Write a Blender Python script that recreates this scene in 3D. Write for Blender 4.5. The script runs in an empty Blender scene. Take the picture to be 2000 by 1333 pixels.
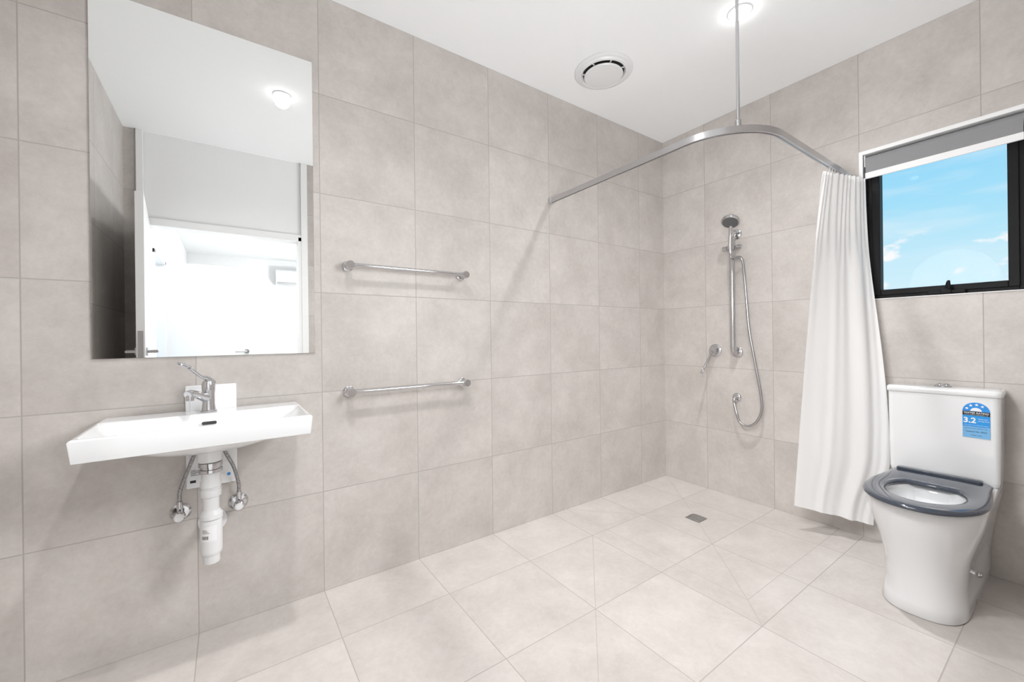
import bpy, bmesh, math, random
from mathutils import Vector, Matrix
random.seed(4)
C = bpy.context.scene.collection
PI = math.pi
V = Vector
# ------------------------------------------------------------------ survey of the room (metres)
# corner of the two tiled walls is the origin; wall_left is y=0, wall_right is x=0
CAM = V((-2.904, -2.0, 1.14)); F = 794.0; CX = 1000.0; CY = 658.5; ROLL = math.radians(0.68)
D1 = V((0.5716, 0.8205, 0)).normalized()          # view direction
R1 = V((D1.y, -D1.x, 0))                            # view right
def ray(px, py):
    dx, dy = px - CX, py - CY
    u = (dx * math.cos(ROLL) - dy * math.sin(ROLL)) / F
    v = (dx * math.sin(ROLL) + dy * math.cos(ROLL)) / F
    return D1 + R1 * u + V((0, 0, -v))
def onA(px, py, off=0.0):
    r = ray(px, py); return CAM + r * ((-off - CAM.y) / r.y)
def onB(px, py, off=0.0):
    r = ray(px, py); return CAM + r * ((-off - CAM.x) / r.x)
H = 2.70
# ------------------------------------------------------------------ materials
class NT:
    def __init__(s, name):
        s.m = bpy.data.materials.new(name); s.m.use_nodes = True
        s.t = s.m.node_tree; s.t.nodes.clear()
        s.out = s.t.nodes.new('ShaderNodeOutputMaterial')
    def n(s, typ, **kw):
        nd = s.t.nodes.new(typ)
        for k, v in kw.items(): setattr(nd, k, v)
        return nd
    def l(s, a, b): s.t.links.new(a, b)
    def math(s, op, a, b=None, c=None):
        nd = s.n('ShaderNodeMath', operation=op)
        for i, x in enumerate((a, b, c)):
            if x is None: continue
            if isinstance(x, (int, float)): nd.inputs[i].default_value = x
            else: s.l(x, nd.inputs[i])
        return nd.outputs[0]
    def maprange(s, x, a, b, c=0.0, d=1.0):
        nd = s.n('ShaderNodeMapRange'); s.l(x, nd.inputs[0])
        for i, q in enumerate((a, b, c, d)): nd.inputs[i + 1].default_value = q
        return nd.outputs[0]
def pmat(name, col, rough=0.5, metal=0.0, noise=0.03, scale=20, bump=0.0, **kw):
    t = NT(name); p = t.n('ShaderNodeBsdfPrincipled')
    geo = t.n('ShaderNodeNewGeometry'); nz = t.n('ShaderNodeTexNoise'); nz.inputs['Scale'].default_value = scale
    nz.inputs['Detail'].default_value = 4
    t.l(geo.outputs['Position'], nz.inputs['Vector'])
    mx = t.n('ShaderNodeMix', data_type='RGBA')
    t.l(nz.outputs['Fac'], mx.inputs[0])
    mx.inputs[6].default_value = (*[c * (1 - noise) for c in col], 1)
    mx.inputs[7].default_value = (*[min(1, c * (1 + noise)) for c in col], 1)
    t.l(mx.outputs[2], p.inputs['Base Color'])
    p.inputs['Roughness'].default_value = rough; p.inputs['Metallic'].default_value = metal
    for k, v in kw.items(): p.inputs[k.replace('_', ' ')].default_value = v
    if bump:
        b = t.n('ShaderNodeBump'); b.inputs['Strength'].default_value = bump; b.inputs['Distance'].default_value = 0.001
        t.l(nz.outputs['Fac'], b.inputs['Height']); t.l(b.outputs[0], p.inputs['Normal'])
    t.l(p.outputs[0], t.out.inputs[0]); return t.m
def emat(name, col, s):
    t = NT(name); e = t.n('ShaderNodeEmission'); e.inputs[0].default_value = (*col, 1); e.inputs[1].default_value = s
    t.l(e.outputs[0], t.out.inputs[0]); return t.m
T = 0.45
def tile_mat(name, ax, offu, bx, offv, dark, light, grout, segs=(), rough=0.42):
    t = NT(name); p = t.n('ShaderNodeBsdfPrincipled')
    geo = t.n('ShaderNodeNewGeometry'); sp = t.n('ShaderNodeSeparateXYZ'); t.l(geo.outputs['Position'], sp.inputs[0])
    a, b = sp.outputs[ax], sp.outputs[bx]
    U = t.math('DIVIDE', t.math('SUBTRACT', a, offu), T); W = t.math('DIVIDE', t.math('SUBTRACT', b, offv), T)
    def ed(x):
        f = t.math('FRACT', x); return t.math('MINIMUM', f, t.math('SUBTRACT', 1.0, f))
    d = t.math('MULTIPLY', t.math('MINIMUM', ed(U), ed(W)), T)
    line = t.maprange(d, 0.0010, 0.0026, 1.0, 0.0)
    for (x0, y0, x1, y1) in segs:
        L = math.hypot(x1 - x0, y1 - y0); dx, dy = (x1 - x0) / L, (y1 - y0) / L
        qx = t.math('SUBTRACT', a, x0); qy = t.math('SUBTRACT', b, y0)
        al = t.math('ADD', t.math('MULTIPLY', qx, dx), t.math('MULTIPLY', qy, dy))
        ac = t.math('ABSOLUTE', t.math('SUBTRACT', t.math('MULTIPLY', qx, dy), t.math('MULTIPLY', qy, dx)))
        m = t.maprange(ac, 0.0008, 0.0019, 0.8, 0.0)
        m = t.math('MULTIPLY', m, t.math('MULTIPLY', t.math('GREATER_THAN', al, 0.0), t.math('LESS_THAN', al, L)))
        line = t.math('MAXIMUM', line, m)
    cmb = t.n('ShaderNodeCombineXYZ'); t.l(t.math('FLOOR', U), cmb.inputs[0]); t.l(t.math('FLOOR', W), cmb.inputs[1])
    wn = t.n('ShaderNodeTexWhiteNoise', noise_dimensions='3D'); t.l(cmb.outputs[0], wn.inputs['Vector'])
    sc = t.n('ShaderNodeVectorMath', operation='SCALE'); t.l(wn.outputs['Color'], sc.inputs[0]); sc.inputs['Scale'].default_value = 9
    ad = t.n('ShaderNodeVectorMath', operation='ADD'); t.l(sc.outputs[0], ad.inputs[0]); t.l(geo.outputs['Position'], ad.inputs[1])
    n1 = t.n('ShaderNodeTexNoise'); n1.inputs['Scale'].default_value = 4.2; n1.inputs['Detail'].default_value = 9; n1.inputs['Roughness'].default_value = 0.72
    n1.inputs['Distortion'].default_value = 0.2
    n2 = t.n('ShaderNodeTexNoise'); n2.inputs['Scale'].default_value = 45; n2.inputs['Detail'].default_value = 6
    n2.inputs['Roughness'].default_value = 0.75
    t.l(ad.outputs[0], n1.inputs['Vector']); t.l(ad.outputs[0], n2.inputs['Vector'])
    f = t.maprange(n1.outputs['Fac'], 0.31, 0.69)
    f = t.math('ADD', t.math('MULTIPLY', f, 0.75), t.math('MULTIPLY', t.math('SUBTRACT', n2.outputs['Fac'], 0.35), 0.8))
    f = t.math('ADD', f, t.math('MULTIPLY', t.math('SUBTRACT', wn.outputs['Value'], 0.5), 0.22))
    mx = t.n('ShaderNodeMix', data_type='RGBA'); t.l(f, mx.inputs[0]); mx.inputs[6].default_value = (*dark, 1); mx.inputs[7].default_value = (*light, 1)
    mg = t.n('ShaderNodeMix', data_type='RGBA'); t.l(line, mg.inputs[0]); t.l(mx.outputs[2], mg.inputs[6]); mg.inputs[7].default_value = (*grout, 1)
    t.l(mg.outputs[2], p.inputs['Base Color'])
    t.l(t.math('ADD', t.math('MULTIPLY', line, 0.3), t.math('ADD', rough - 0.06, t.math('MULTIPLY', n1.outputs['Fac'], 0.15))), p.inputs['Roughness'])
    hgt = t.math('SUBTRACT', t.math('MULTIPLY', n2.outputs['Fac'], 0.12), line)
    bp = t.n('ShaderNodeBump'); bp.inputs['Strength'].default_value = 0.25; bp.inputs['Distance'].default_value = 0.0010
    t.l(hgt, bp.inputs['Height']); t.l(bp.outputs[0], p.inputs['Normal'])
    t.l(p.outputs[0], t.out.inputs[0]); return t.m
DK, LT, GR = (0.430, 0.396, 0.370), (0.605, 0.569, 0.541), (0.375, 0.352, 0.333)
M = {}
M['tileA'] = tile_mat('greige_wall_tile_a', 0, -0.31, 2, 0.0, DK, LT, GR)
M['tileB'] = tile_mat('greige_wall_tile_b', 1, -0.35, 2, 0.0, DK, LT, GR)
SX, SY = -1.09, -1.14; dx_, dy_ = -0.535, -0.575
segs = [(SX, 0, SX, SY), (SX, SY, 0, SY), (SX, SY, dx_ - .04, dy_ - .04), (SX, 0, dx_ - .05, dy_ + .05), (-.0, 0, dx_ + .05, dy_ + .05), (0, SY, dx_ + .05, dy_ - .05),
        (SX, SY, -1.21, -1.25), (-1.21, -0.35, -2.56, -1.70)]
M['floor'] = tile_mat('greige_floor_tile', 0, -0.31, 1, -0.35, (0.450, 0.413, 0.386), (0.605, 0.570, 0.541), (0.37, 0.34, 0.317), segs, rough=0.36)
M['ceil'] = pmat('ceiling_paint', (0.885, 0.90, 0.91), 0.9, noise=0.01)
M['white'] = pmat('white_wall_paint', (0.87, 0.875, 0.88), 0.7, noise=0.01)
M['wgloss'] = pmat('white_gloss_paint', (0.86, 0.865, 0.87), 0.35, noise=0.01)
M['ceramic'] = pmat('white_ceramic', (0.79, 0.80, 0.81), 0.08, noise=0.005, Coat_Weight=0.4, Coat_Roughness=0.03)
M['plastic'] = pmat('white_plastic', (0.77, 0.78, 0.79), 0.3, noise=0.01)
M['chrome'] = pmat('chrome', (0.60, 0.60, 0.615), 0.09, 1.0, noise=0.02)
M['brushed'] = pmat('brushed_steel', (0.45, 0.45, 0.46), 0.28, 1.0, noise=0.06, scale=60)
M['alu'] = pmat('satin_aluminium', (0.64, 0.64, 0.655), 0.3, 1.0, noise=0.03)
M['black'] = pmat('black_powdercoat', (0.005, 0.005, 0.006), 0.55, noise=0.1, Specular_IOR_Level=0.22)
M['dark'] = pmat('dark_recess', (0.03, 0.03, 0.03), 0.6, noise=0.1)
M['greyseat'] = pmat('blue_grey_seat_plastic', (0.045, 0.055, 0.076), 0.06, noise=0.04, Coat_Weight=0.5, Coat_Roughness=0.03)
M['blind'] = pmat('grey_blind_fabric', (0.27, 0.27, 0.28), 0.8, noise=0.08, scale=200)
M['greyplate'] = pmat('grey_plate', (0.50, 0.50, 0.505), 0.3, noise=0.05)
M['nozzle'] = pmat('grey_nozzle_rubber', (0.12, 0.12, 0.125), 0.5, noise=0.3, scale=300)
M['blue'] = pmat('label_blue', (0.02, 0.27, 0.72), 0.4)
M['cyan'] = pmat('label_cyan', (0.02, 0.30, 0.74), 0.4)
M['pale'] = pmat('label_pale_blue', (0.18, 0.45, 0.76), 0.4)
M['paper'] = pmat('label_white', (0.85, 0.86, 0.87), 0.4)
M['ink'] = pmat('label_ink', (0.015, 0.015, 0.02), 0.5)
M['carpet'] = pmat('hall_floor_finish', (0.65, 0.64, 0.63), 0.8, noise=0.06, scale=80)
M['lamp'] = emat('lamp_glow', (1, 0.99, 0.97), 30)
# mirror
t = NT('mirror_silver'); g = t.n('ShaderNodeBsdfGlossy'); g.inputs['Color'].default_value = (0.93, 0.945, 0.94, 1); g.inputs['Roughness'].default_value = 0.0
t.l(g.outputs[0], t.out.inputs[0]); M['mirror'] = t.m
# window glass
t = NT('window_glass'); tr = t.n('ShaderNodeBsdfTransparent'); tr.inputs[0].default_value = (0.98, 0.985, 0.99, 1)
g = t.n('ShaderNodeBsdfGlossy'); g.inputs['Roughness'].default_value = 0.02; mx = t.n('ShaderNodeMixShader'); mx.inputs[0].default_value = 0.0015
t.l(tr.outputs[0], mx.inputs[1]); t.l(g.outputs[0], mx.inputs[2]); t.l(mx.outputs[0], t.out.inputs[0]); M['glass'] = t.m
# curtain
t = NT('white_curtain_fabric'); p = t.n('ShaderNodeBsdfPrincipled'); p.inputs['Base Color'].default_value = (0.96, 0.962, 0.965, 1); p.inputs['Roughness'].default_value = 0.5
tl = t.n('ShaderNodeBsdfTranslucent'); tl.inputs[0].default_value = (0.96, 0.965, 0.97, 1); mx = t.n('ShaderNodeMixShader'); mx.inputs[0].default_value = 0.28
nz = t.n('ShaderNodeTexNoise'); nz.inputs['Scale'].default_value = 9; bp = t.n('ShaderNodeBump'); bp.inputs['Strength'].default_value = 0.2; bp.inputs['Distance'].default_value = 0.01
t.l(nz.outputs['Fac'], bp.inputs['Height']); t.l(bp.outputs[0], p.inputs['Normal'])
t.l(p.outputs[0], mx.inputs[1]); t.l(tl.outputs[0], mx.inputs[2]); t.l(mx.outputs[0], t.out.inputs[0]); M['curtain'] = t.m
# braided hose
t = NT('braided_steel'); p = t.n('ShaderNodeBsdfPrincipled'); p.inputs['Metallic'].default_value = 0.9; p.inputs['Roughness'].default_value = 0.35
ck = t.n('ShaderNodeTexVoronoi'); ck.inputs['Scale'].default_value = 320; geo = t.n('ShaderNodeNewGeometry'); t.l(geo.outputs['Position'], ck.inputs['Vector'])
cr = t.n('ShaderNodeMix', data_type='RGBA'); cr.inputs[6].default_value = (0.6, 0.6, 0.6, 1); cr.inputs[7].default_value = (0.08, 0.08, 0.08, 1)
t.l(ck.outputs['Distance'], cr.inputs[0]); t.l(cr.outputs[2], p.inputs['Base Color']); t.l(p.outputs[0], t.out.inputs[0]); M['braid'] = t.m

# ------------------------------------------------------------------ mesh helpers (all in world metres)
ORG = {}
def B(): return bmesh.new()
def box(bm, a, b):
    x0, x1 = sorted((a[0], b[0])); y0, y1 = sorted((a[1], b[1])); z0, z1 = sorted((a[2], b[2]))
    v = [bm.verts.new(p) for p in ((x0,y0,z0),(x1,y0,z0),(x1,y1,z0),(x0,y1,z0),(x0,y0,z1),(x1,y0,z1),(x1,y1,z1),(x0,y1,z1))]
    for f in ((3,2,1,0),(4,5,6,7),(0,1,5,4),(1,2,6,5),(2,3,7,6),(3,0,4,7)): bm.faces.new([v[i] for i in f])
    return bm
def rings(bm, R, cap0=True, cap1=True, closed=True):
    VV = [[bm.verts.new(p) for p in r] for r in R]
    n = len(R[0])
    for a, b in zip(VV[:-1], VV[1:]):
        for i in range(n if closed else n - 1):
            j = (i + 1) % n
            bm.faces.new((a[i], a[j], b[j], b[i]))
    if cap0: bm.faces.new(list(reversed(VV[0])))
    if cap1: bm.faces.new(VV[-1])
    return bm
def frame_of(d):
    d = V(d).normalized(); a = V((0,0,1)) if abs(d.z) < 0.9 else V((1,0,0))
    u = d.cross(a).normalized(); return u, d.cross(u).normalized(), d
def lathe(bm, c, axis, prof, seg=32, cap0=True, cap1=True):
    u, w, d = frame_of(axis); c = V(c)
    R = []
    for (r, h) in prof:
        R.append([c + d * h + (u * math.cos(2*PI*k/seg) + w * math.sin(2*PI*k/seg)) * max(r, 1e-5) for k in range(seg)])
    return rings(bm, R, cap0, cap1)
def tube(bm, pts, r, seg=14):
    pts = [V(p) for p in pts]; n = len(pts); rr = r if isinstance(r, (list, tuple)) else [r] * n
    Ts = [(pts[min(i+1,n-1)] - pts[max(i-1,0)]).normalized() for i in range(n)]
    u, w, _ = frame_of(Ts[0]); R = []
    for i in range(n):
        u = (u - Ts[i] * u.dot(Ts[i])).normalized(); w = Ts[i].cross(u)
        R.append([pts[i] + (u * math.cos(2*PI*k/seg) + w * math.sin(2*PI*k/seg)) * rr[i] for k in range(seg)])
    return rings(bm, R)
def spline(pts, k=8):
    pts = [V(p) for p in pts]; P = [pts[0]*2-pts[1]] + pts + [pts[-1]*2-pts[-2]]; out = []
    for i in range(1, len(P) - 2):
        a, b, c, d = P[i-1:i+3]
        for j in range(k):
            s = j / k
            out.append(0.5*((2*b)+(c-a)*s+(2*a-5*b+4*c-d)*s*s+(3*b-a-3*c+d)*s**3))
    out.append(pts[-1]); return out
def sweep(bm, pts, prof):
    pts = [V(p) for p in pts]; n = len(pts); R = []
    for i in range(n):
        d = (pts[min(i+1,n-1)] - pts[max(i-1,0)]).normalized(); lat = d.cross(V((0,0,1))).normalized()
        R.append([pts[i] + lat * a + V((0,0,b)) for a, b in prof])
    return rings(bm, R)
def rrect(x0, x1, y0, y1, r, z, n=6):
    out = []
    for cx, cy, a0 in ((x1-r, y1-r, 0), (x0+r, y1-r, 90), (x0+r, y0+r, 180), (x1-r, y0+r, 270)):
        for k in range(n + 1):
            a = math.radians(a0 + 90*k/n); out.append(V((cx + r*math.cos(a), cy + r*math.sin(a), z)))
    return out
def obj(name, bm, mat, parent=None, origin=None, bevel=0, smooth=True, seg=3, angle=35):
    bmesh.ops.recalc_face_normals(bm, faces=bm.faces[:])
    if parent is not None: o0 = ORG[parent]
    else:
        xs = [v.co for v in bm.verts]
        lo = V([min(c[i] for c in xs) for i in range(3)]); hi = V([max(c[i] for c in xs) for i in range(3)])
        o0 = V(origin) if origin else V(((lo.x+hi.x)/2, (lo.y+hi.y)/2, lo.z))
    for v in bm.verts: v.co -= o0
    me = bpy.data.meshes.new(name); bm.to_mesh(me); bm.free()
    me.materials.append(mat)
    if smooth:
        for p in me.polygons: p.use_smooth = True
        me.set_sharp_from_angle(angle=math.radians(angle))
    o = bpy.data.objects.new(name, me); C.objects.link(o)
    if parent is not None: o.parent = parent
    else: o.location = o0
    ORG[o] = o0
    if bevel:
        m = o.modifiers.new('bevel', 'BEVEL'); m.width = bevel; m.segments = seg; m.limit_method = 'ANGLE'; m.angle_limit = math.radians(40)
        m.harden_normals = False
    return o
def tag(o, label, cat, group=None):
    o['label'] = label; o['category'] = cat
    if group: o['group'] = group
    return o
def thing(name, loc, label, cat, group=None):
    o = bpy.data.objects.new(name, None); C.objects.link(o); o.empty_display_size = 0.05
    o.location = loc; ORG[o] = V(loc); return tag(o, label, cat, group)
def struct(name, bm, mat, **kw):
    o = obj(name, bm, mat, **kw); o['kind'] = 'structure'; return o
def sempty(name, loc):
    o = bpy.data.objects.new(name, None); C.objects.link(o); o.location = loc; ORG[o] = V(loc); o['kind'] = 'structure'; return o
def dup(root, delta, label):
    r = root.copy(); C.objects.link(r); r.location = root.location + V(delta); r['label'] = label; ORG[r] = ORG[root] + V(delta)
    for ch in list(root.children):
        c = ch.copy(); C.objects.link(c); c.parent = r
        for gch in list(ch.children):
            d = gch.copy(); C.objects.link(d); d.parent = c
    return r
def text(name, body, width, mat, centre, right, up, parent, lift=0.0004, maxh=None, bold=0.0):
    cu = bpy.data.curves.new('tmp', 'FONT'); cu.body = body; cu.align_x = 'CENTER'; cu.align_y = 'CENTER'; cu.size = 1; cu.offset = bold
    to = bpy.data.objects.new('tmp', cu); C.objects.link(to)
    bpy.context.view_layer.update()
    me = bpy.data.meshes.new_from_object(to.evaluated_get(bpy.context.evaluated_depsgraph_get()))
    bpy.data.objects.remove(to)
    bm = bmesh.new(); bm.from_mesh(me)
    xs = [v.co.x for v in bm.verts]; ys = [v.co.y for v in bm.verts]
    w = max(xs) - min(xs); h = max(ys) - min(ys); s = width / w
    sy = s if not maxh else min(s, maxh / h)
    mxx = (max(xs)+min(xs))/2; my = (max(ys)+min(ys))/2
    right = V(right); up = V(up); nn = right.cross(up)
    for v in bm.verts:
        x, y = (v.co.x - mxx) * s, (v.co.y - my) * sy
        v.co = V(centre) + right * x + up * y + nn * lift
    return obj(name, bm, mat, parent, smooth=False)

# ------------------------------------------------------------------ room shell
XL, YB = -3.52, -2.03
DX0, DX1, DH = -3.42, -2.36, 2.04          # door opening in the back wall
struct('floor', box(B(), (XL, YB, -0.1), (0.0, 0.0, 0.0)), M['floor'], smooth=False)
struct('ceiling', box(B(), (XL-.12, YB-.12, H), (0.12, 0.12, H+.1)), M['ceil'], smooth=False)
struct('wall_left', box(B(), (XL-.12, 0, -0.1), (0.12, 0.12, H)), M['tileA'], smooth=False)
WY0, WY1, WZ0, WZ1 = -1.85, -1.25, 1.321, 2.147
bm = B()
box(bm, (0, YB-.12, -.1), (.12, WY0, H)); box(bm, (0, WY1, -.1), (.12, 0, H)); box(bm, (0, WY0, -.1), (.12, WY1, WZ0)); box(bm, (0, WY0, WZ1), (.12, WY1, H))
struct('wall_right', bm, M['tileB'], smooth=False)
struct('wall_far_left', box(B(), (XL-.12, YB-.12, -.1), (XL, 0, H)), M['tileB'], smooth=False)
bm = B(); box(bm, (XL, YB-.12, -.1), (DX0, YB, H)); box(bm, (DX1, YB-.12, -.1), (0, YB, H))
struct('wall_back', bm, M['tileA'], smooth=False)
struct('trim_1', box(B(), (DX0, YB-.12, DH), (DX1, YB-.01, H)), M['white'], smooth=False)     # painted panel over the door
# hall outside the bathroom door
HX0, HX1, HY = -3.50, -1.0, -7.2
struct('floor_hall', box(B(), (HX0-.1, HY-.1, -.1), (HX1+.1, YB, -0.0)), M['carpet'], smooth=False)
struct('ceiling_hall', box(B(), (HX0-.1, HY-.1, H), (HX1+.1, YB-.12, H+.1)), M['ceil'], smooth=False)
bm = B(); box(bm, (HX0-.1, HY, 0), (HX0, -4.07, H)); box(bm, (HX0-.1, -3.2, 0), (HX0, YB-.12, H)); box(bm, (HX0-.1, -4.07, DH), (HX0, -3.2, H))
struct('wall_hall_left', bm, M['white'], smooth=False)
struct('wall_hall_right', box(B(), (HX1, HY, 0), (HX1+.1, YB-.12, H)), M['white'], smooth=False)
struct('wall_hall_back', box(B(), (HX0-.1, HY-.1, 0), (HX1+.1, HY, H)), M['white'], smooth=False)
struct('wall_side_room', box(B(), (HX0-.9, -4.3, 0), (HX0-.8, -2.9, H)), M['white'], smooth=False)
# door_1 : frame and open leaf
d1 = sempty('door_1', (DX0, YB, 0))
bm = B(); box(bm, (DX0, YB-.13, 0), (DX0+.035, YB+.012, DH)); box(bm, (DX1-.035, YB-.13, 0), (DX1, YB+.012, DH)); box(bm, (DX0, YB-.13, DH-.035), (DX1, YB+.012, DH+.02))
box(bm, (DX0-.03, YB, 0), (DX0+.01, YB+.018, H)); box(bm, (DX1-.01, YB, 0), (DX1+.04, YB+.018, H))
obj('door_frame', bm, M['wgloss'], d1, bevel=.002)
lfpts = [(-3.415, -2.008), (-3.375, -2.012), (-3.298, -1.14), (-3.338, -1.137)]
lf = obj('door_leaf', rings(B(), [[V((x, y, z)) for x, y in lfpts] for z in (.01, DH-.04)]), M['wgloss'], d1, bevel=.002)
obj('latch_plate', box(B(), (-3.330, -1.138, 1.02), (-3.306, -1.134, 1.20)), M['brushed'], lf)
bm = B()
for s in (-1, 1):
    x = -3.322 + s*.02
    lathe(bm, (x, -1.20, 1.08), (s, 0, 0), [(.026, 0), (.026, .008), (.01, .009), (.01, .045)], 20)
    tube(bm, [(x+s*.045, -1.20, 1.08), (x+s*.040, -1.32, 1.08)], .009)
obj('door_handle', bm, M['brushed'], lf)
d2 = sempty('door_2', (HX0, -4.07, 0))
bm = B(); box(bm, (HX0-.11, -4.07, 0), (HX0+.015, -4.01, DH)); box(bm, (HX0-.11, -3.26, 0), (HX0+.015, -3.2, DH)); box(bm, (HX0-.11, -4.07, DH-.04), (HX0+.015, -3.2, DH+.03))
obj('door_frame', bm, M['wgloss'], d2, bevel=.002)
lf = obj('door_leaf', box(B(), (HX0+.02, -4.10, .01), (-2.66, -4.06, DH)), M['wgloss'], d2, bevel=.002)
bm = B(); lathe(bm, (-2.72, -4.06, 1.0), (0, 1, 0), [(.026, 0), (.026, .008), (.01, .009), (.01, .045)], 20); tube(bm, [(-2.72, -4.015, 1.0), (-2.84, -4.013, 1.0)], .009)
obj('door_handle', bm, M['brushed'], lf)
# air conditioner in the hall
ac = thing('air_conditioner', (-1.75, HY, 2.2), 'white wall-mounted air conditioner reflected in the mirror', 'air conditioner')
obj('body', rings(B(), [[V((x, HY, 2.2)), V((x, HY+.17, 2.22)), V((x, HY+.21, 2.28)), V((x, HY+.2, 2.47)), V((x, HY+.17, 2.5)), V((x, HY, 2.5))] for x in (-2.15, -1.35)]), M['plastic'], ac, bevel=.004)
obj('louvre', box(B(), (-2.12, HY+.165, 2.212), (-1.38, HY+.215, 2.24)), M['greyplate'], ac)

# ------------------------------------------------------------------ window_1
w1 = sempty('window_1', (0, (WY0+WY1)/2, WZ0))
def rectframe(bm, x0, x1, y0, y1, z0, z1, w, wb=None, wt=None):
    wb = wb or w; wt = wt or w
    box(bm, (x0, y0, z0), (x1, y0+w, z1)); box(bm, (x0, y1-w, z0), (x1, y1, z1)); box(bm, (x0, y0+w, z0), (x1, y1-w, z0+wb)); box(bm, (x0, y0+w, z1-wt), (x1, y1-w, z1))
bm = B(); rectframe(bm, -.006, .119, WY0, WY1, WZ0, WZ1, .017, .004, .020)
obj('reveal_lining', bm, M['wgloss'], w1, bevel=.001)
bm = B(); rectframe(bm, .045, .118, WY0+.018, WY1-.018, WZ0+.005, WZ1-.021, .028, .020)
obj('window_frame', bm, M['black'], w1, bevel=.002)
bm = B(); rectframe(bm, .036, .095, WY0+.043, WY1-.043, WZ0+.023, WZ1-.045, .034, .030)
sash = obj('sash', bm, M['black'], w1, bevel=.003)
obj('glass_pane', box(B(), (.070, WY0+.072, WZ0+.050), (.074, WY1-.072, WZ1-.070)), M['glass'], w1, smooth=False)
wy = onB(1850, 560, -.04).y
bm = B(); box(bm, (.012, wy-.065, WZ0+.008), (.038, wy+.065, WZ0+.026)); box(bm, (.006, wy-.020, WZ0+.008), (.038, wy+.020, WZ0+.034))
wd = obj('window_winder', bm, M['black'], w1, bevel=.004)
bm = B(); tube(bm, spline([(.020, wy, WZ0+.032), (.015, wy-.004, WZ0+.058), (.004, wy-.010, WZ0+.068), (-.002, wy-.012, WZ0+.052)], 5), .0055); lathe(bm, (-.002, wy-.012, WZ0+.030), (0,0,1), [(.006,0),(.008,.008),(.0055,.024)], 12)
obj('winder_handle', bm, M['black'], wd)
# roller blind
rb = thing('roller_blind', (.03, (WY0+WY1)/2, 1.99), 'grey roller blind rolled up at the top of the window', 'blind')
lathe(bm := B(), (.032, WY0+.025, 2.092), (0, 1, 0), [(.029, 0), (.029, WY1-WY0-.050)], 28)
obj('roll', bm, M['blind'], rb)
for y in (WY0+.021, WY1-.022):
    obj('bracket', box(B(), (.006, y-.003, 2.062), (.060, y+.002, 2.125)), M['plastic'], rb, bevel=.001)
obj('fabric', box(B(), (.0035, WY0+.027, 2.02), (.0055, WY1-.027, 2.092)), M['blind'], rb, smooth=False)
obj('bottom_bar', box(B(), (-.001, WY0+.025, 1.992), (.010, WY1-.025, 2.026)), M['wgloss'], rb, bevel=.003)

# ------------------------------------------------------------------ wall mirror
mx0, mx1, mz0, mz1 = -3.295, -2.588, 1.08, 2.378
wm = thing('wall_mirror', ((mx0+mx1)/2, 0, mz0), 'frameless tall rectangular mirror on the tiled wall above the basin', 'mirror')
obj('backing', box(B(), (mx0+.001, -.0045, mz0+.001), (mx1-.001, -.001, mz1-.001)), M['greyplate'], wm, smooth=False)
obj('mirror_glass', box(B(), (mx0, -.0065, mz0), (mx1, -.0046, mz1)), M['mirror'], wm, smooth=False)

# ------------------------------------------------------------------ basin
BX, BW, BD, BT = -2.965, .303, .390, .871
yb = -.016
def sstep(x): x = max(0, min(1, x)); return x*x*(3-2*x)
us = [0, .004, .010, .022, .035, .05] + [.05 + (.90)*k/30 for k in range(1, 30)] + [.95, .965, .978, .990, .996, 1]
vs = [0, .005, .014, .03] + [.03 + .94*k/26 for k in range(1, 26)] + [.97, .985, .994, 1]
def topz(a, b):
    x = (a-.5)*2*BW; e = min(a*2*BW, (1-a)*2*BW); f = b*BD; fr = (1-b)*BD
    z = BT
    d = .062*sstep((e-.014)/.13)**.8 * sstep((f-.118)/.035) * sstep((fr-.014)/.07)
    d2 = .014*sstep((e-.013)/.012)*sstep((f-.112)/.012)*sstep((fr-.013)/.012)
    m = min(e, fr, f+.01)
    edge = .006*(1-min(1, m/.006))**2
    return z - d - d2 - edge
def botz(a, b):
    x = (a-.5)*2*BW; y = b*BD - .19
    q = (x/.245)**2 + (y/.17)**2
    return BT-.066 - (.055*(1-q)**.6 if q < 1 else 0)
bm = B(); G = [[None]*len(vs) for _ in us]; K = [[None]*len(vs) for _ in us]
for i, a in enumerate(us):
    for j, b in enumerate(vs):
        G[i][j] = bm.verts.new((BX+(a-.5)*2*BW, yb-b*BD, topz(a, b)))
        ins = .006
        K[i][j] = bm.verts.new((BX+(a-.5)*2*(BW-ins), yb-b*(BD-ins), botz(a, b)))
nu, nv = len(us), len(vs)
for i in range(nu-1):
    for j in range(nv-1):
        bm.faces.new((G[i][j], G[i+1][j], G[i+1][j+1], G[i][j+1])); bm.faces.new((K[i][j], K[i][j+1], K[i+1][j+1], K[i+1][j]))
for i in range(nu-1):
    for j in (0, nv-1): bm.faces.new((G[i][j], G[i+1][j], K[i+1][j], K[i][j]))
for j in range(nv-1):
    for i in (0, nu-1): bm.faces.new((G[i][j], G[i][j+1], K[i][j+1], K[i][j]))
bs = thing('wash_basin', (BX, 0, .75), 'white rectangular ceramic basin hung on the wall below the mirror', 'basin')
obj('bowl', bm, M['ceramic'], bs, angle=50)
obj('overflow_slot', rings(B(), [rrect(BX-.022, BX+.022, 0, .011, .005, 0, 4)], False, True), M['dark'], bs)
o = bs.children[-1]
for v in o.data.vertices:      # stand the slot on the sloping back of the bowl
    p = v.co + ORG[o]; b = (p.y)
    y = yb-.118-.022+ b*.35; v.co = V((p.x, y-.004, BT-.036+b*1.0)) - ORG[o]
lathe(bm := B(), (BX, yb-.21, BT-.0765), (0, 0, 1), [(.032, -.001), (.032, .003), (.027, .004), (.02, .002)], 28)
obj('drain', bm, M['chrome'], bs)
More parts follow.
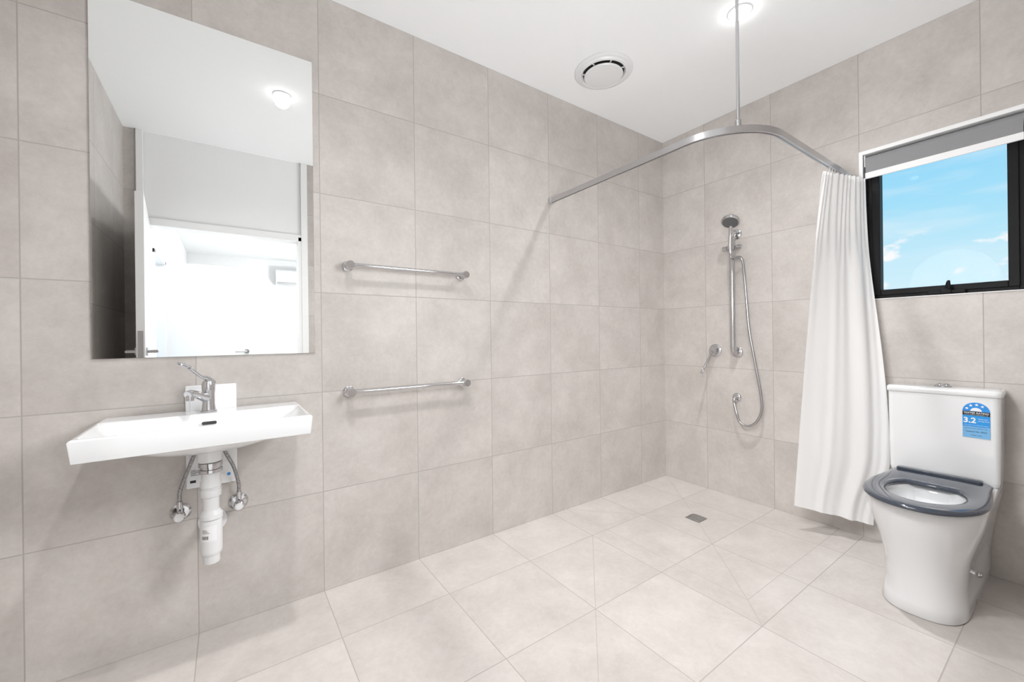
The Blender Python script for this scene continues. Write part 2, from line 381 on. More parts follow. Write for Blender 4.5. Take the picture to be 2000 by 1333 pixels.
lathe(bm := B(), (BX, yb-.13, .70), (0, 0, 1), [(.036, 0), (.038, .01), (.038, .03), (.05, .11)], 32)
obj('drain_boss', bm, M['ceramic'], bs)

# mixer tap on basin
ty = -.078; tx = BX-.004; tz = BT+.0005
tp = thing('mixer_tap', (tx, ty, tz), 'chrome long-lever mixer tap standing on the white basin', 'tap')
lathe(bm := B(), (tx, ty, tz), (0,0,1), [(.026,0),(.026,.004),(.022,.008),(.0195,.03),(.0195,.07),(.021,.080),(.0215,.10),(.018,.114),(.008,.121)], 32)
obj('body', bm, M['chrome'], tp)
so = V((tx-.050, ty-.085, tz+.080))
bm = B(); tube(bm, spline([(tx+.002, ty+.004, tz+.048), (tx-.02, ty-.03, tz+.062), (tx-.04, ty-.066, tz+.076), so, so+V((-.006,-.010,-.003))], 6), [.016]*6+[.014]*6+[.0135]*6+[.013]*7, 20)
lathe(bm, so + V((0,0,-.026)), (0,0,1), [(.010,0),(.012,.002),(.012,.018),(.010,.028)], 20)
obj('spout', bm, M['chrome'], tp)
L0 = V((tx+.014, ty+.010, tz+.106)); L1 = V((tx-.022, ty-.028, tz+.136)); L2 = V((tx-.052, ty-.070, tz+.172)); L3 = V((tx-.074, ty-.100, tz+.190))
bm = B(); tube(bm, spline([L0, (L0+L1)/2+V((0,0,.005)), L1, L2], 6), [.011]*6+[.008]*4+[.0058]*9, 14)
dd = (L3-L2).normalized(); sd = dd.cross(V((0,0,1))).normalized(); lc = L2+dd*.022
tube(bm, [lc + dd*(.024*math.cos(a)) + sd*(.011*math.sin(a)) for a in [2*PI*k/20+PI for k in range(21)]], .0038, 8)
obj('lever', bm, M['chrome'], tp)

# backing panel behind basin
px0, px1 = -3.043, -2.881
bp_ = thing('backing_panel', ((px0+px1)/2, 0, .57), 'white backing panel on the tiles behind basin and trap', 'panel')
obj('panel', box(B(), (px0, -.013, .57), (px1, -.001, .966)), M['wgloss'], bp_, bevel=.004)
obj('raised_edge', box(B(), (px0+.015, -.0148, .74), (px1-.015, -.0131, .950)), M['wgloss'], bp_, bevel=.0006)
lab = obj('label', box(B(), (px0+.008, -.0138, .578), (px1-.008, -.0131, .655)), M['paper'], bp_, smooth=False)
for k in range(6): obj('printed_line', box(B(), (px0+.014, -.0142, .640-k*.004), (px0+.030+.006*((k*3)%4), -.0139, .6415-k*.004)), M['ink'], lab, smooth=False)
obj('printed_mark', box(B(), (px0+.012, -.0142, .592), (px0+.030, -.0139, .602)), M['ink'], lab, smooth=False)
lathe(bm := B(), (px1-.028, -.0139, .606), (0,-1,0), [(.006,0),(.006,.0004)], 20); obj('blue_mark', bm, M['blue'], lab, smooth=False)

# bottle trap
tx, tyy = BX+.002, yb-.13
tr_ = thing('bottle_trap', (tx, tyy, .33), 'white plastic bottle trap hanging under the basin', 'pipe')
lathe(bm := B(), (tx, tyy, .66), (0,0,1), [(.034,0),(.036,.002),(.036,.012),(.031,.014),(.031,.020),(.036,.022),(.036,.036),(.030,.0395)], 32)
obj('chrome_nut', bm, M['chrome'], tr_)
lathe(bm := B(), (tx, tyy, .49), (0,0,1), [(.025,0),(.025,.08),(.031,.083),(.032,.085),(.032,.108),(.029,.110),(.029,.115),(.032,.117),(.032,.135),(.029,.14),(.028,.1695)], 32)
obj('inlet_pipe', bm, M['plastic'], tr_)
lathe(bm := B(), (tx, tyy, .49), (0,0,1), [(.0285,.0),(.035,.002),(.035,.018),(.032,.022),(.0255,.034)], 32)
obj('lock_nut', bm, M['plastic'], tr_)
bm = B(); lathe(bm, (tx, tyy, .33), (0,0,1), [(.016,.0),(.024,.001),(.026,.006),(.026,.026),(.027,.030),(.032,.036),(.0335,.046),(.0335,.15),(.031,.159)], 32)
obj('trap_body', bm, M['plastic'], tr_)
bm = B(); tube(bm, [(tx, tyy+.02, .43), (tx, -.003, .43)], .021, 20)
obj('outlet_pipe', bm, M['plastic'], tr_)
lathe(bm := B(), (tx, -.001, .43), (0,-1,0), [(.047,0),(.047,.004),(.04,.009),(.022,.010)], 32)
obj('wall_flange', bm, M['plastic'], tr_)
def patch(bm, r, a0, a1, z0, z1, n=8):
    R = []
    for k in range(n+1):
        a = math.radians(a0+(a1-a0)*k/n); R.append([V((tx+r*math.cos(a), tyy+r*math.sin(a), z0)), V((tx+r*math.cos(a), tyy+r*math.sin(a), z1))])
    rings(bm, R, False, False, closed=False)
bm = B(); patch(bm, .0341, 215, 300, .418, .472); st = obj('sticker', bm, M['paper'], tr_)
bm = B()
for k in range(12): patch(bm, .0345, 222+k*3, 222+k*3+(1.2 if k % 3 else 2.0), .426, .438, 1)
for k in range(3): patch(bm, .0345, 222, 262-7*(k % 3), .448+k*.005, .4495+k*.005, 4)
obj('barcode', bm, M['ink'], st)
# stop valves (two) and braided hoses
vx = -3.061; vz = .488
sv = thing('stop_valve', (vx, 0, vz), 'chrome stop valve at left of the bottle trap', 'valve', 'stop valves under the basin')
lathe(bm := B(), (vx, -.001, vz), (0,-1,0), [(.033,0),(.033,.003),(.026,.010),(.012,.012),(.012,.045)], 28); obj('wall_flange', bm, M['chrome'], sv)
bm = B(); lathe(bm, (vx, -.046, vz), (0,-1,0), [(.017,0),(.019,.004),(.019,.02),(.015,.024)], 10); obj('knob', bm, M['chrome'], sv)
lathe(bm := B(), (vx, -.0703, vz), (0,-1,0), [(.012,0),(.011,.002),(.004,.0025)], 20); obj('white_cap', bm, M['plastic'], sv)
bm = B(); tube(bm, [(vx, -.030, vz+.008), (vx, -.030, vz+.048)], .009, 12); obj('outlet', bm, M['chrome'], sv)
dup(sv, (.184, 0, -.003), 'chrome stop valve at right of the bottle trap')
h = tube(B(), spline([(vx, -.030, vz+.045), (vx+.002, -.032, vz+.09), (vx+.028, -.045, vz+.17), (vx+.048, -.055, vz+.23), (vx+.052, -.062, .757)], 8), .0062, 12)
tag(obj('braided_hose', h, M['braid']), 'braided steel hose rising from the left stop valve', 'hose', 'braided hoses under the basin')
h = tube(B(), spline([(vx+.184, -.030, vz+.042), (vx+.183, -.032, vz+.08), (vx+.168, -.045, vz+.15), (vx+.140, -.055, vz+.22), (vx+.13, -.062, .757)], 8), .0062, 12)
tag(obj('braided_hose', h, M['braid']), 'braided steel hose rising from the right stop valve', 'hose', 'braided hoses under the basin')

# ------------------------------------------------------------------ towel rails
rx0, rx1, rz = -2.447, -1.853, 1.478
tw = thing('towel_rail', ((rx0+rx1)/2, 0, rz), 'upper chrome towel rail on the tiled wall right of the mirror', 'towel rail', 'towel rails on the tiled wall')
for x in (rx0, rx1):
    lathe(bm := B(), (x, -.0005, rz), (0,-1,0), [(.0245,0),(.0245,.005),(.022,.007),(.015,.010),(.014,.042),(.019,.046),(.019,.070),(.017,.073)], 28); obj('post', bm, M['chrome'], tw)
bm = B(); tube(bm, [(rx0+.012, -.059, rz+.001), (rx1-.012, -.059, rz+.001)], .0092, 20); obj('bar', bm, M['chrome'], tw)
dup(tw, (0, 0, .895-rz), 'lower chrome towel rail on the tiled wall right of the basin')

# ------------------------------------------------------------------ ceiling: vent and downlights
vc = V((-1.077, -.352, H))
cv = thing('ceiling_vent', vc - V((0,0,.03)), 'round white exhaust vent in the ceiling', 'vent')
lathe(bm := B(), vc, (0,0,-1), [(.118,.001),(.168,.001),(.168,.006),(.160,.012),(.148,.013),(.142,.020),(.130,.022),(.124,.018),(.118,.006)], 64, False, False); obj('outer_ring', bm, M['plastic'], cv)
lathe(bm := B(), vc, (0,0,-1), [(.130,.001),(.130,.003)], 48); obj('dark_recess', bm, M['dark'], cv)
lathe(bm := B(), vc, (0,0,-1), [(.085,.012),(.108,.020),(.112,.026),(.108,.031),(.04,.036),(.002,.037)], 64); obj('centre_disc', bm, M['plastic'], cv)
for k in range(7):
    a = 2*PI*(k+.75)/7; c, s = math.cos(a), math.sin(a)
    obj('spoke', tube(B(), [vc+V((c*.08, s*.08, -.012)), vc+V((c*.124, s*.124, -.014))], .004, 8), M['plastic'], cv)
lx, ly = -2.61, -.97
LX, LY = -.862, -1.028
cl = thing('ceiling_light', (lx, ly, H-.012), 'round ceiling downlight reflected in the mirror, in front of the basin', 'downlight', 'downlights in the bathroom ceiling')
lathe(bm := B(), (lx, ly, H), (0,0,-1), [(.040,.001),(.052,.001),(.052,.004),(.048,.006),(.040,.005)], 40, False, False); obj('trim_ring', bm, M['plastic'], cl)
lathe(bm := B(), (lx, ly, H), (0,0,-1), [(.041,.001),(.041,.008),(.036,.018),(.025,.025),(.010,.029),(.001,.0295)], 32); obj('lamp_disc', bm, M['lamp'], cl)
dup(cl, (LX-lx, LY-ly, 0), 'bright ceiling downlight above the curved curtain rail, behind its rod')
h2 = dup(cl, (-2.57-lx, -6.08-ly, 0), 'small far downlight in the hall ceiling reflected in the mirror'); del h2['group']

# ------------------------------------------------------------------ curtain rail and curtain
RZ = 2.01; r = .28; cxr, cyr = -1.20+r, -1.22+r
path = [(-1.20, -.004, RZ)] + [(-1.20, -.1-.1*k, RZ) for k in range(8)]
path += [(cxr + r*math.cos(PI+PI/2*k/24), cyr + r*math.sin(PI+PI/2*k/24), RZ) for k in range(25)]
path += [(cxr+.1+.1*k, -1.22, RZ) for k in range(8)] + [(-.004, -1.22, RZ)]
cr_ = thing('curtain_rail', (-1.12, -1.14, RZ), 'curved aluminium shower curtain rail with ceiling rod', 'curtain rail')
w_, h_ = .011, .014
obj('track', sweep(B(), path, [(-w_,-h_),(-w_*.45,-h_),(-w_*.45,-h_*.6),(w_*.45,-h_*.6),(w_*.45,-h_),(w_,-h_),(w_,h_),(-w_,h_)]), M['alu'], cr_, angle=30)
pm = (cxr + r*math.cos(PI*1.25), cyr + r*math.sin(PI*1.25))
lathe(bm := B(), (pm[0], pm[1], RZ+.010), (0,0,1), [(.012,0),(.012,.03),(.0068,.034),(.0068,H-RZ-.03),(.024,H-RZ-.025),(.026,H-RZ-.0115)], 20); obj('ceiling_rod', bm, M['alu'], cr_)
obj('wall_bracket', box(B(), (-1.215, -.022, RZ-.020), (-1.185, -.001, RZ+.018)), M['alu'], cr_, bevel=.003)
obj('wall_bracket', box(B(), (-.022, -1.235, RZ-.020), (-.001, -1.205, RZ+.018)), M['alu'], cr_, bevel=.003)
# curtain
NT_, NS = 260, 60
ct = thing('shower_curtain', (-.15, -1.22, .12), 'white shower curtain gathered at the window end of the rail', 'curtain')
bm = B(); grid = []
for i in range(NS+1):
    s = i/NS; row = []
    aT = V((-.355, -1.195, 0)); bT = V((-.040, -1.285, 0))
    k = s**.85
    aB = V((-.240, -1.000, 0)); yend = -.095*sstep(s/.8) + (.070*sstep((s-.80)/.2))
    a = aT.lerp(aB, k); b = V((-.040 - .03*sstep(s*1.5), -1.285 + yend, 0))
    d = (b-a); nrm = V((d.y, -d.x, 0)).normalized()
    for j in range(NT_+1):
        q = j/NT_
        fine = (1-sstep(s/.28))                       # tight gathers only near the rail
        warp = q + .060*math.sin(4.6*q+1.6*s+.7) + .025*math.sin(11*q+3*s)
        env = (.30+.70*sstep((q-.12)/.28)) * (.60+.40*math.sin(7*q+1.1+2.6*s))
        broad = math.sin(2*PI*3.1*warp + 1.2*s) + .30*math.sin(2*PI*5.7*warp + 1.0 + 2.4*s)
        wv = .011*(.6+.4*s)*broad*env + .008*fine*math.sin(2*PI*12*warp) + .0009*(1-fine)*math.sin(2*PI*8*warp+4*s)
        p = a.lerp(b, q) + nrm*wv
        p.x = min(p.x, -.012)
        z = 1.985 - (1.985 - (.148-.045*q))*s
        row.append(bm.verts.new((p.x, p.y, z)))
    grid.append(row)
for i in range(NS):
    for j in range(NT_): bm.faces.new((grid[i][j], grid[i][j+1], grid[i+1][j+1], grid[i+1][j]))
obj('fabric', bm, M['curtain'], ct, angle=180)
for k in range(9):
    x = -.345+.036*k
    tube(bm := B(), [(x, -1.22, RZ-.010), (x, -1.22, RZ-.030)], .003, 8); obj('hook', bm, M['plastic'], ct)

# ------------------------------------------------------------------ shower fittings on wall_right
gy = -.577; gx = -.065
gt, gb = 1.835, 1.015
sr = thing('shower_rail', (0, gy, gb), 'vertical chrome grab rail for the hand shower on the tiles', 'shower rail')
pth = [(-.004, gy, gb)] + [(gx+.035+.0-.035*math.sin(a)+0, gy, gb+.035-.035*math.cos(a)) for a in [PI/2*k/8 for k in range(9)]] + [(gx, gy, gb+.2), (gx, gy, gt-.2)] + [(gx+.035-.035*math.cos(a), gy, gt-.035+.035*math.sin(a)) for a in [PI/2*k/8 for k in range(9)]] + [(-.004, gy, gt)]
obj('bar', tube(B(), pth, .0165, 20), M['chrome'], sr)
for z in (gb, gt):
    lathe(bm := B(), (-.001, gy, z), (-1,0,0), [(.036,0),(.036,.004),(.030,.009),(.018,.012)], 28); obj('wall_flange', bm, M['chrome'], sr)
hz = 1.735
bm = B(); lathe(bm, (gx, gy, hz-.022), (0,0,1), [(.021,0),(.024,.003),(.024,.041),(.021,.044)], 24); lathe(bm, (gx, gy+.062, hz), (0,-1,0), [(.013,0),(.015,.004),(.015,.03),(.009,.034),(.009,.10),(.014,.102),(.014,.125)], 20)
lathe(bm, (gx-.045, gy-.012, hz-.018), (-.12,0,1), [(.013,0),(.015,.03)], 20); obj('holder', bm, M['chrome'], sr)
hs = thing('hand_shower', (gx-.045, gy-.012, hz), 'chrome hand shower head resting in its holder', 'shower head')
hc = V((-.165, -.620, 1.888)); hn = V((-.52, -.10, -.85)).normalized()
bm = B(); tube(bm, spline([(gx-.043, gy-.012, hz-.045), (gx-.050, gy-.014, hz+.02), (gx-.058, gy-.022, hz+.09), (gx-.075, gy-.034, hz+.14), hc-hn*.022], 6), [.010]*6+[.0115]*6+[.013]*6+[.014]*7, 18); obj('handle', bm, M['chrome'], hs)
lathe(bm := B(), hc, hn, [(.016,-.034),(.035,-.026),(.054,-.012),(.057,0),(.055,.006),(.050,.008)], 36); obj('head', bm, M['chrome'], hs)
lathe(bm := B(), hc, hn, [(.048,.0082),(.046,.011),(.02,.012),(.003,.012)], 36); obj('spray_face', bm, M['nozzle'], hs)
pp = [(1448,505),(1454,540),(1459,600),(1464,650),(1476,715),(1486,770),(1488,800),(1478,824),(1462,833),(1446,826),(1439,808)]
hp = [V((gx-.043, gy-.012, hz-.047)), V((gx-.040, gy-.018, hz-.075))] + [onB(a, b, .055) for a, b in pp]
ey, ez = -.569, .700
hp += [V((-.040, ey, ez-.040)), V((-.040, ey, ez-.022))]
tag(obj('shower_hose', tube(B(), spline(hp, 8), .0080, 12), M['brushed']), 'flexible steel shower hose looping down beside the grab rail', 'hose')
wo = thing('hose_outlet', (0, ey, ez), 'chrome wall elbow outlet at the lower end of the shower hose', 'wall outlet')
lathe(bm := B(), (-.001, ey, ez), (-1,0,0), [(.030,0),(.030,.004),(.024,.010),(.016,.012)], 28); obj('wall_flange', bm, M['chrome'], wo)
bm = B(); tube(bm, spline([(-.008, ey, ez), (-.030, ey, ez-.001), (-.040, ey, ez-.010), (-.040, ey, ez-.026)], 5), .012, 16); obj('elbow', bm, M['chrome'], wo)
my_, mz_ = -.419, 1.024
sm = thing('shower_mixer', (0, my_, mz_), 'chrome shower mixer with a long lever on the tiles left of the grab rail', 'shower mixer')
lathe(bm := B(), (-.0001, my_, mz_), (-1,0,0), [(.046,0),(.046,.004),(.038,.010),(.027,.012),(.026,.045),(.022,.05)], 32); obj('body', bm, M['chrome'], sm)
bm = B(); tube(bm, spline([(-.035, my_, mz_-.005), (-.060, my_, mz_-.022), (-.11, my_, mz_-.075), (-.155, my_+.003, mz_-.125)], 6), [.011]*6+[.008]*12+[.007], 12)
e = V((-.155, my_+.003, mz_-.125)); dd = V((-.045,.0,-.05)).normalized(); lc = e+dd*.020
tube(bm, [lc + dd*(.020*math.cos(a)) + V((0,1,0))*(.010*math.sin(a)) for a in [2*PI*k/18+PI for k in range(19)]], .0035, 8)
obj('lever', bm, M['chrome'], sm)

# ------------------------------------------------------------------ floor drain
fd = thing('floor_drain', (dx_, dy_, 0), 'square stainless steel floor drain in the shower area', 'drain')
bm = B(); q = .046; zz = .0005
box(bm, (dx_-q, dy_-q, zz), (dx_+q, dy_-q+.007, .0035)); box(bm, (dx_-q, dy_+q-.007, zz), (dx_+q, dy_+q, .0035)); box(bm, (dx_-q, dy_-q+.007, zz), (dx_-q+.007, dy_+q-.007, .0035)); box(bm, (dx_+q-.007, dy_-q+.007, zz), (dx_+q, dy_+q-.007, .0035))
obj('drain_frame', bm, M['brushed'], fd, smooth=False)
obj('dark_gap', box(B(), (dx_-.039, dy_-.039, .0004), (dx_+.039, dy_+.039, .001)), M['dark'], fd, smooth=False)
bm = B()
for k in range(6):
    x = dx_-.032+.0128*k; box(bm, (x-.0046, dy_-.038, .0012), (x+.0046, dy_+.038, .003))
obj('grate', bm, M['alu'], fd, smooth=False)

# ------------------------------------------------------------------ toilet
TY = -1.58
wc = thing('toilet', (-.35, TY, 0), 'white close-coupled toilet with a blue-grey seat below the window', 'toilet')
def dshape(xb, xf, w, z, ls=.24, n=72, p=2.25, wback=None):
    # straight sides from the back then an elliptical nose
    xs = xf + ls; pts = []
    wb = wback if wback is not None else w
    nb = 10
    for k in range(nb): 
        f = k/nb; pts.append(V((xb+(xs-xb)*f, TY + (wb+(w-wb)*sstep(f)), z)))
    m = n-2*nb
    for k in range(m+1):
        a = PI/2 + PI*k/m; c, s = math.cos(a), math.sin(a)
        pts.append(V((xs + ls*math.copysign(abs(c)**(2/p), c), TY + w*math.copysign(abs(s)**(2/p), s), z)))
    for k in range(nb-1, -1, -1):
        f = k/nb; pts.append(V((xb+(xs-xb)*f, TY - (wb+(w-wb)*sstep(f)), z)))
    return pts
prof = [(0, -.655, .127, .132), (.006, -.659, .130, .134), (.05, -.650, .124, .133), (.11, -.645, .121, .134), (.17, -.650, .125, .138), (.22, -.660, .133, .144), (.27, -.675, .145, .151), (.32, -.692, .158, .159),
        (.36, -.705, .168, .166), (.40, -.716, .175, .173), (.43, -.722, .178, .176), (.445, -.720, .177, .174), (.450, -.714, .173, .172)]
R = [dshape(-.004, xf, w, z, ls=.17+.06*sstep(z/.4), p=2.55-.3*sstep(z/.4), wback=wb) for z, xf, w, wb in prof]
top = R[-1]; cx_, rx_, ry_ = -.490, .160, .122
def ell(kx, ky, z, cx=None):
    cx = cx_ if cx is None else cx
    out = []
    for p in top:
        a = math.atan2((p.y-TY)/ .17, (p.x-cx_)/.24); out.append(V((cx+kx*math.cos(a), TY+ky*math.sin(a), z)))
    return out
R += [ell(rx_+.015, ry_+.015, .450), ell(rx_, ry_, .443), ell(rx_-.006, ry_-.006, .42), ell(rx_-.02, ry_-.018, .37), ell(rx_-.055, ry_-.04, .31), ell(.05, .045, .25, -.45), ell(.01, .01, .24, -.44)]
obj('pan', rings(B(), R), M['ceramic'], wc, angle=60)
cw, cd = .183, .172
def cring(z, g=0, w=cw): return rrect(-cd-g, -.004, TY-w-g, TY+w+g, .022+g, z)
obj('cistern', rings(B(), [cring(.4505, -.012), cring(.456, -.006), cring(.475, -.003), cring(.60, -.001), cring(.846, .001)]), M['ceramic'], wc, angle=50)
def lring(z, g): return rrect(-cd-.006-g, -.003, TY-cw-.006-g, TY+cw+.006+g, .022, z)
obj('cistern_lid', rings(B(), [lring(.8465, -.003), lring(.850, 0), lring(.868, 0), lring(.874, -.003), lring(.877, -.009)]), M['ceramic'], wc, angle=50)
fb = lathe(B(), (-.092, TY, .8772), (0,0,1), [(.030,0),(.030,.005),(.027,.008),(.0245,.008)], 32); fb = obj('flush_button', fb, M['chrome'], wc)
bm = B(); lathe(bm, (-.092, TY+.011, .8852), (0,0,1), [(.011,0),(.0105,.004),(.008,.006)], 20); obj('button_half', bm, M['chrome'], fb)
bm = B(); lathe(bm, (-.092, TY-.012, .8852), (0,0,1), [(.010,0),(.0095,.004),(.007,.006)], 20); obj('button_half', bm, M['chrome'], fb)
# seat
so_ = lambda g, z: dshape(-.205+g*.5, -.762+g, .188-g, z, ls=.26, p=2.2, wback=.165-g)
top = so_(0, .48)
def sel(kx, ky, z): return ell(kx, ky, z, -.495)
R = [so_(.010, .4515), so_(.002, .4545), so_(0, .460), so_(.003, .466), so_(.012, .4705), so_(.028, .472), sel(.178, .136, .470), sel(.164, .124, .466), sel(.158, .118, .460), sel(.160, .120, .4515)]
R.append(R[0])
st_ = obj('seat', rings(B(), R, False, False), M['greyseat'], wc, angle=60)
obj('hinge_bar', rings(B(), [rrect(-.222, -.180, TY-.135, TY+.145, .010, .4725), rrect(-.222, -.180, TY-.135, TY+.145, .010, .480), rrect(-.218, -.184, TY-.131, TY+.141, .010, .483)]), M['greyseat'], st_)
# the lower pan bolt and cap
bm = B(); lathe(bm, (-.30, TY-.1290, .105), (0,-1,0), [(.012,0),(.012,.004),(.007,.006),(.006,.010)], 20); obj('fixing_cap', bm, M['chrome'], wc)
# water rating sticker on the front of the cistern
sx = -cd-.0018; y0, y1 = -1.652, -1.734; yc = (y0+y1)/2; hw = (y0-y1)/2
RT, UP = V((0,-1,0)), V((0,0,1))
bm = B()
arc = [V((sx, yc-hw*math.cos(PI*k/24), .782+.040*math.sin(PI*k/24))) for k in range(25)]
rings(bm, [arc, [p+V((-.0003,0,0)) for p in arc]]); sk = obj('rating_sticker', bm, M['blue'], wc, smooth=False)
sk['label'] = 'blue water rating sticker reading 3.2 litres average flush'
arc = [V((sx-.0006, yc-.42*hw*math.cos(PI*k/16), .7835+.015*math.sin(PI*k/16))) for k in range(17)]
obj('pale_arch', rings(B(), [arc, [p+V((-.0002,0,0)) for p in arc]]), M['paper'], sk, smooth=False)
def band(name, z0, z1, m): return obj(name, box(B(), (sx-.0004, yc-hw, z0), (sx, yc+hw, z1)), m, sk, smooth=False)
band('black_band', .764, .7815, M['ink']); band('cyan_band', .714, .7635, M['cyan']); band('pale_band', .664, .7135, M['pale'])
for k in range(4):
    a = math.radians(158-k*36); cy, cz = yc-.72*hw*math.cos(a), .784+.70*.040*math.sin(a); bm = B()
    vv = [bm.verts.new((sx-.0008, cy-(.0066 if q % 2 == 0 else .0028)*math.sin(q*PI/5), cz+(.0066 if q % 2 == 0 else .0028)*math.cos(q*PI/5))) for q in range(10)]
    bm.faces.new(vv); obj('star', bm, M['paper'], sk, smooth=False)
text('lettering', 'WATER RATING', .074, M['paper'], (sx-.0006, yc, .7752), RT, UP, sk, maxh=.0085, bold=.01)
text('lettering', 'www.waterrating.gov.au', .070, M['paper'], (sx-.0006, yc, .7672), RT, UP, sk, maxh=.004)
text('lettering', '3.2', .038, M['paper'], (sx-.0006, yc+.019, .742), RT, UP, sk, maxh=.027, bold=.03)
text('lettering', 'litres per', .028, M['paper'], (sx-.0006, yc-.021, .749), RT, UP, sk, maxh=.006)
text('lettering', 'average flush', .033, M['paper'], (sx-.0006, yc-.022, .740), RT, UP, sk, maxh=.006)
text('lettering', 'When tested in accordance with standard', .072, M['paper'], (sx-.0006, yc, .7205), RT, UP, sk, maxh=.0035)
text('lettering', 'full flush 4.5 litres  half flush 3 litres', .068, M['ink'], (sx-.0006, yc, .706), RT, UP, sk, maxh=.0045)
text('lettering', 'Licence No. 0323', .062, M['ink'], (sx-.0006, yc, .692), RT, UP, sk, maxh=.007, bold=.008)
text('lettering', 'Toilet suite', .034, M['ink'], (sx-.0006, yc, .676), RT, UP, sk, maxh=.006)

# ------------------------------------------------------------------ lights
def lamp(kind, loc, energy, name, rot=(0,0,0), falloff=None, **kw):
    ld = bpy.data.lights.new(name, kind); ld.energy = energy
    for k, v in kw.items(): setattr(ld, k, v)
    if falloff:
        ld.use_nodes = True; nt = ld.node_tree; nt.nodes.clear()
        o_ = nt.nodes.new('ShaderNodeOutputLight'); e_ = nt.nodes.new('ShaderNodeEmission'); f_ = nt.nodes.new('ShaderNodeLightFalloff')
        f_.inputs['Strength'].default_value = 1.0; nt.links.new(f_.outputs[falloff], e_.inputs[1]); nt.links.new(e_.outputs[0], o_.inputs[0])
    o = bpy.data.objects.new(name, ld); o.location = loc; o.rotation_euler = rot; C.objects.link(o); return o
lamp('SPOT', (lx, ly, H-.035), 34, 'downlight_lamp', falloff='Linear', spot_size=math.radians(150), spot_blend=1.0, shadow_soft_size=.045, color=(.995, .995, 1))
lamp('SPOT', (LX, LY, H-.035), 40, 'downlight_lamp', falloff='Linear', spot_size=math.radians(155), spot_blend=1.0, shadow_soft_size=.030, color=(.995, .995, 1))
lamp('AREA', (-2.3, -3.3, H-.06), 40, 'hall_fill', shape='SQUARE', size=1.2)  # added fill: brightens the hall and doorway, no fitting here, hidden from the mirror
lamp('POINT', (-1.3, -5.4, 1.6), 60, 'hall_side_fill', shadow_soft_size=.15)  # added fill floating in the hall to lift its far end
lamp('POINT', (-1.75, -1.35, 1.55), 14.5, 'room_fill', falloff='Constant', shadow_soft_size=.25, color=(.975, .988, 1))  # invented mid-room fill with even falloff, not a fixture of the bathroom
lamp('POINT', (-3.9, -3.6, 2.2), 14, 'side_room_fill', shadow_soft_size=.2)  # added unseen light behind the hall doorway, no fitting
# world: blue sky with thin clouds
w = bpy.data.worlds.new('World'); bpy.context.scene.world = w; w.use_nodes = True; nt = w.node_tree; nt.nodes.clear()
out = nt.nodes.new('ShaderNodeOutputWorld'); bg = nt.nodes.new('ShaderNodeBackground'); tc = nt.nodes.new('ShaderNodeTexCoord')
sp = nt.nodes.new('ShaderNodeSeparateXYZ'); nt.links.new(tc.outputs['Generated'], sp.inputs[0])
rp = nt.nodes.new('ShaderNodeValToRGB'); nt.links.new(sp.outputs[2], rp.inputs[0])
rp.color_ramp.elements[0].position = 0.0; rp.color_ramp.elements[0].color = (.78, .94, 1.0, 1)
rp.color_ramp.elements[1].position = 0.7; rp.color_ramp.elements[1].color = (.12, .44, .90, 1)
e = rp.color_ramp.elements.new(.11); e.color = (.62, .88, .99, 1)
e = rp.color_ramp.elements.new(.20); e.color = (.42, .79, .98, 1)
e = rp.color_ramp.elements.new(.33); e.color = (.27, .68, .97, 1)
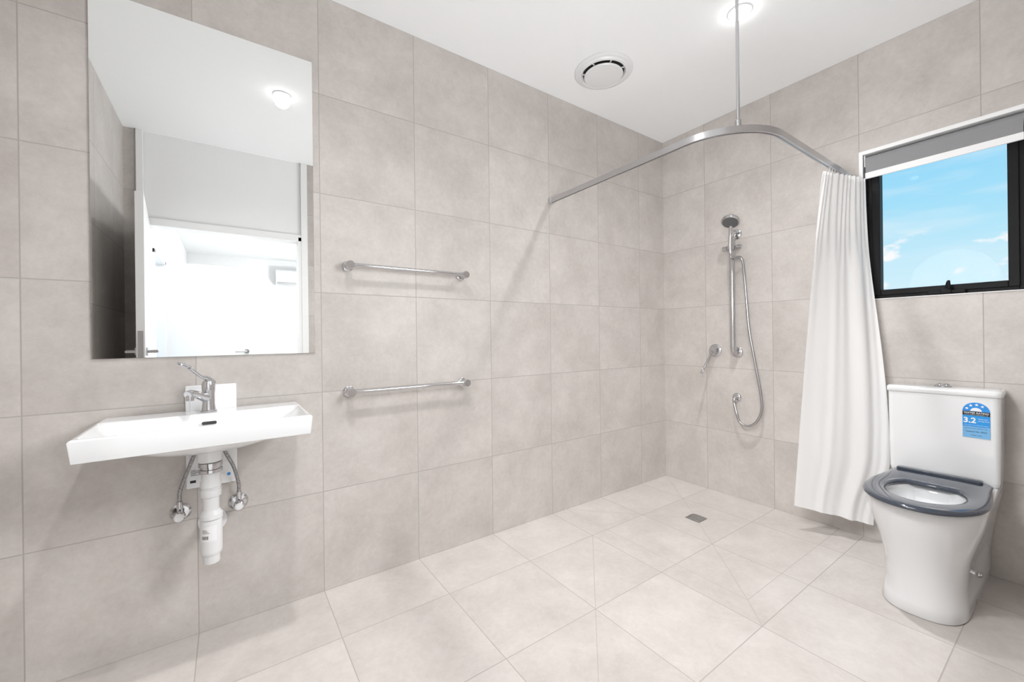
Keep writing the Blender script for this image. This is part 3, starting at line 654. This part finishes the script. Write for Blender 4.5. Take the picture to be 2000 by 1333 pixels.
def clouds(scale, sc3, lo, hi, e0, e1, e2, e3, amt, loc=(0,0,0)):
    mp = nt.nodes.new('ShaderNodeMapping'); mp.inputs['Scale'].default_value = sc3; mp.inputs['Location'].default_value = loc; nt.links.new(tc.outputs['Generated'], mp.inputs[0])
    nz = nt.nodes.new('ShaderNodeTexNoise'); nz.inputs['Scale'].default_value = scale; nz.inputs['Detail'].default_value = 7; nz.inputs['Roughness'].default_value = .5; nt.links.new(mp.outputs[0], nz.inputs['Vector'])
    mr = nt.nodes.new('ShaderNodeMapRange'); nt.links.new(nz.outputs['Fac'], mr.inputs[0]); mr.inputs[1].default_value = lo; mr.inputs[2].default_value = hi
    a = nt.nodes.new('ShaderNodeMapRange'); nt.links.new(sp.outputs[2], a.inputs[0]); a.inputs[1].default_value = e0; a.inputs[2].default_value = e1
    b = nt.nodes.new('ShaderNodeMapRange'); nt.links.new(sp.outputs[2], b.inputs[0]); b.inputs[1].default_value = e2; b.inputs[2].default_value = e3; b.inputs[3].default_value = amt; b.inputs[4].default_value = 0
    m1 = nt.nodes.new('ShaderNodeMath'); m1.operation = 'MULTIPLY'; nt.links.new(mr.outputs[0], m1.inputs[0]); nt.links.new(a.outputs[0], m1.inputs[1])
    m2 = nt.nodes.new('ShaderNodeMath'); m2.operation = 'MULTIPLY'; nt.links.new(m1.outputs[0], m2.inputs[0]); nt.links.new(b.outputs[0], m2.inputs[1])
    return m2.outputs[0]
cur = rp.outputs[0]
for fac in (clouds(1.6, (3, 3, 16), .45, .80, .08, .2, .5, .6, .6), clouds(17, (1, 1, 1.8), .54, .62, .04, .07, .155, .18, 1.0, (2.3, .7, 1.1))):
    mx = nt.nodes.new('ShaderNodeMix'); mx.data_type = 'RGBA'; nt.links.new(fac, mx.inputs[0]); nt.links.new(cur, mx.inputs[6]); mx.inputs[7].default_value = (1, 1, 1, 1); cur = mx.outputs[2]
nt.links.new(cur, bg.inputs[0]); bg.inputs[1].default_value = 1.0; nt.links.new(bg.outputs[0], out.inputs[0])
# ------------------------------------------------------------------ camera
cd_ = bpy.data.cameras.new('camera'); cam = bpy.data.objects.new('camera', cd_); C.objects.link(cam)
cd_.sensor_width = 36; cd_.lens = 36*F/2000; cd_.shift_y = -8.0/2000; cd_.clip_start = .01
yaw = math.atan2(D1.y, D1.x)
cam.matrix_world = Matrix.Translation(CAM) @ Matrix.Rotation(yaw-PI/2, 4, 'Z') @ Matrix.Rotation(PI/2, 4, 'X') @ Matrix.Rotation(-ROLL, 4, 'Z')
bpy.context.scene.camera = cam
vs_ = bpy.context.scene.view_settings; vs_.view_transform = 'Standard'; vs_.look = 'None'; vs_.exposure = 0.0
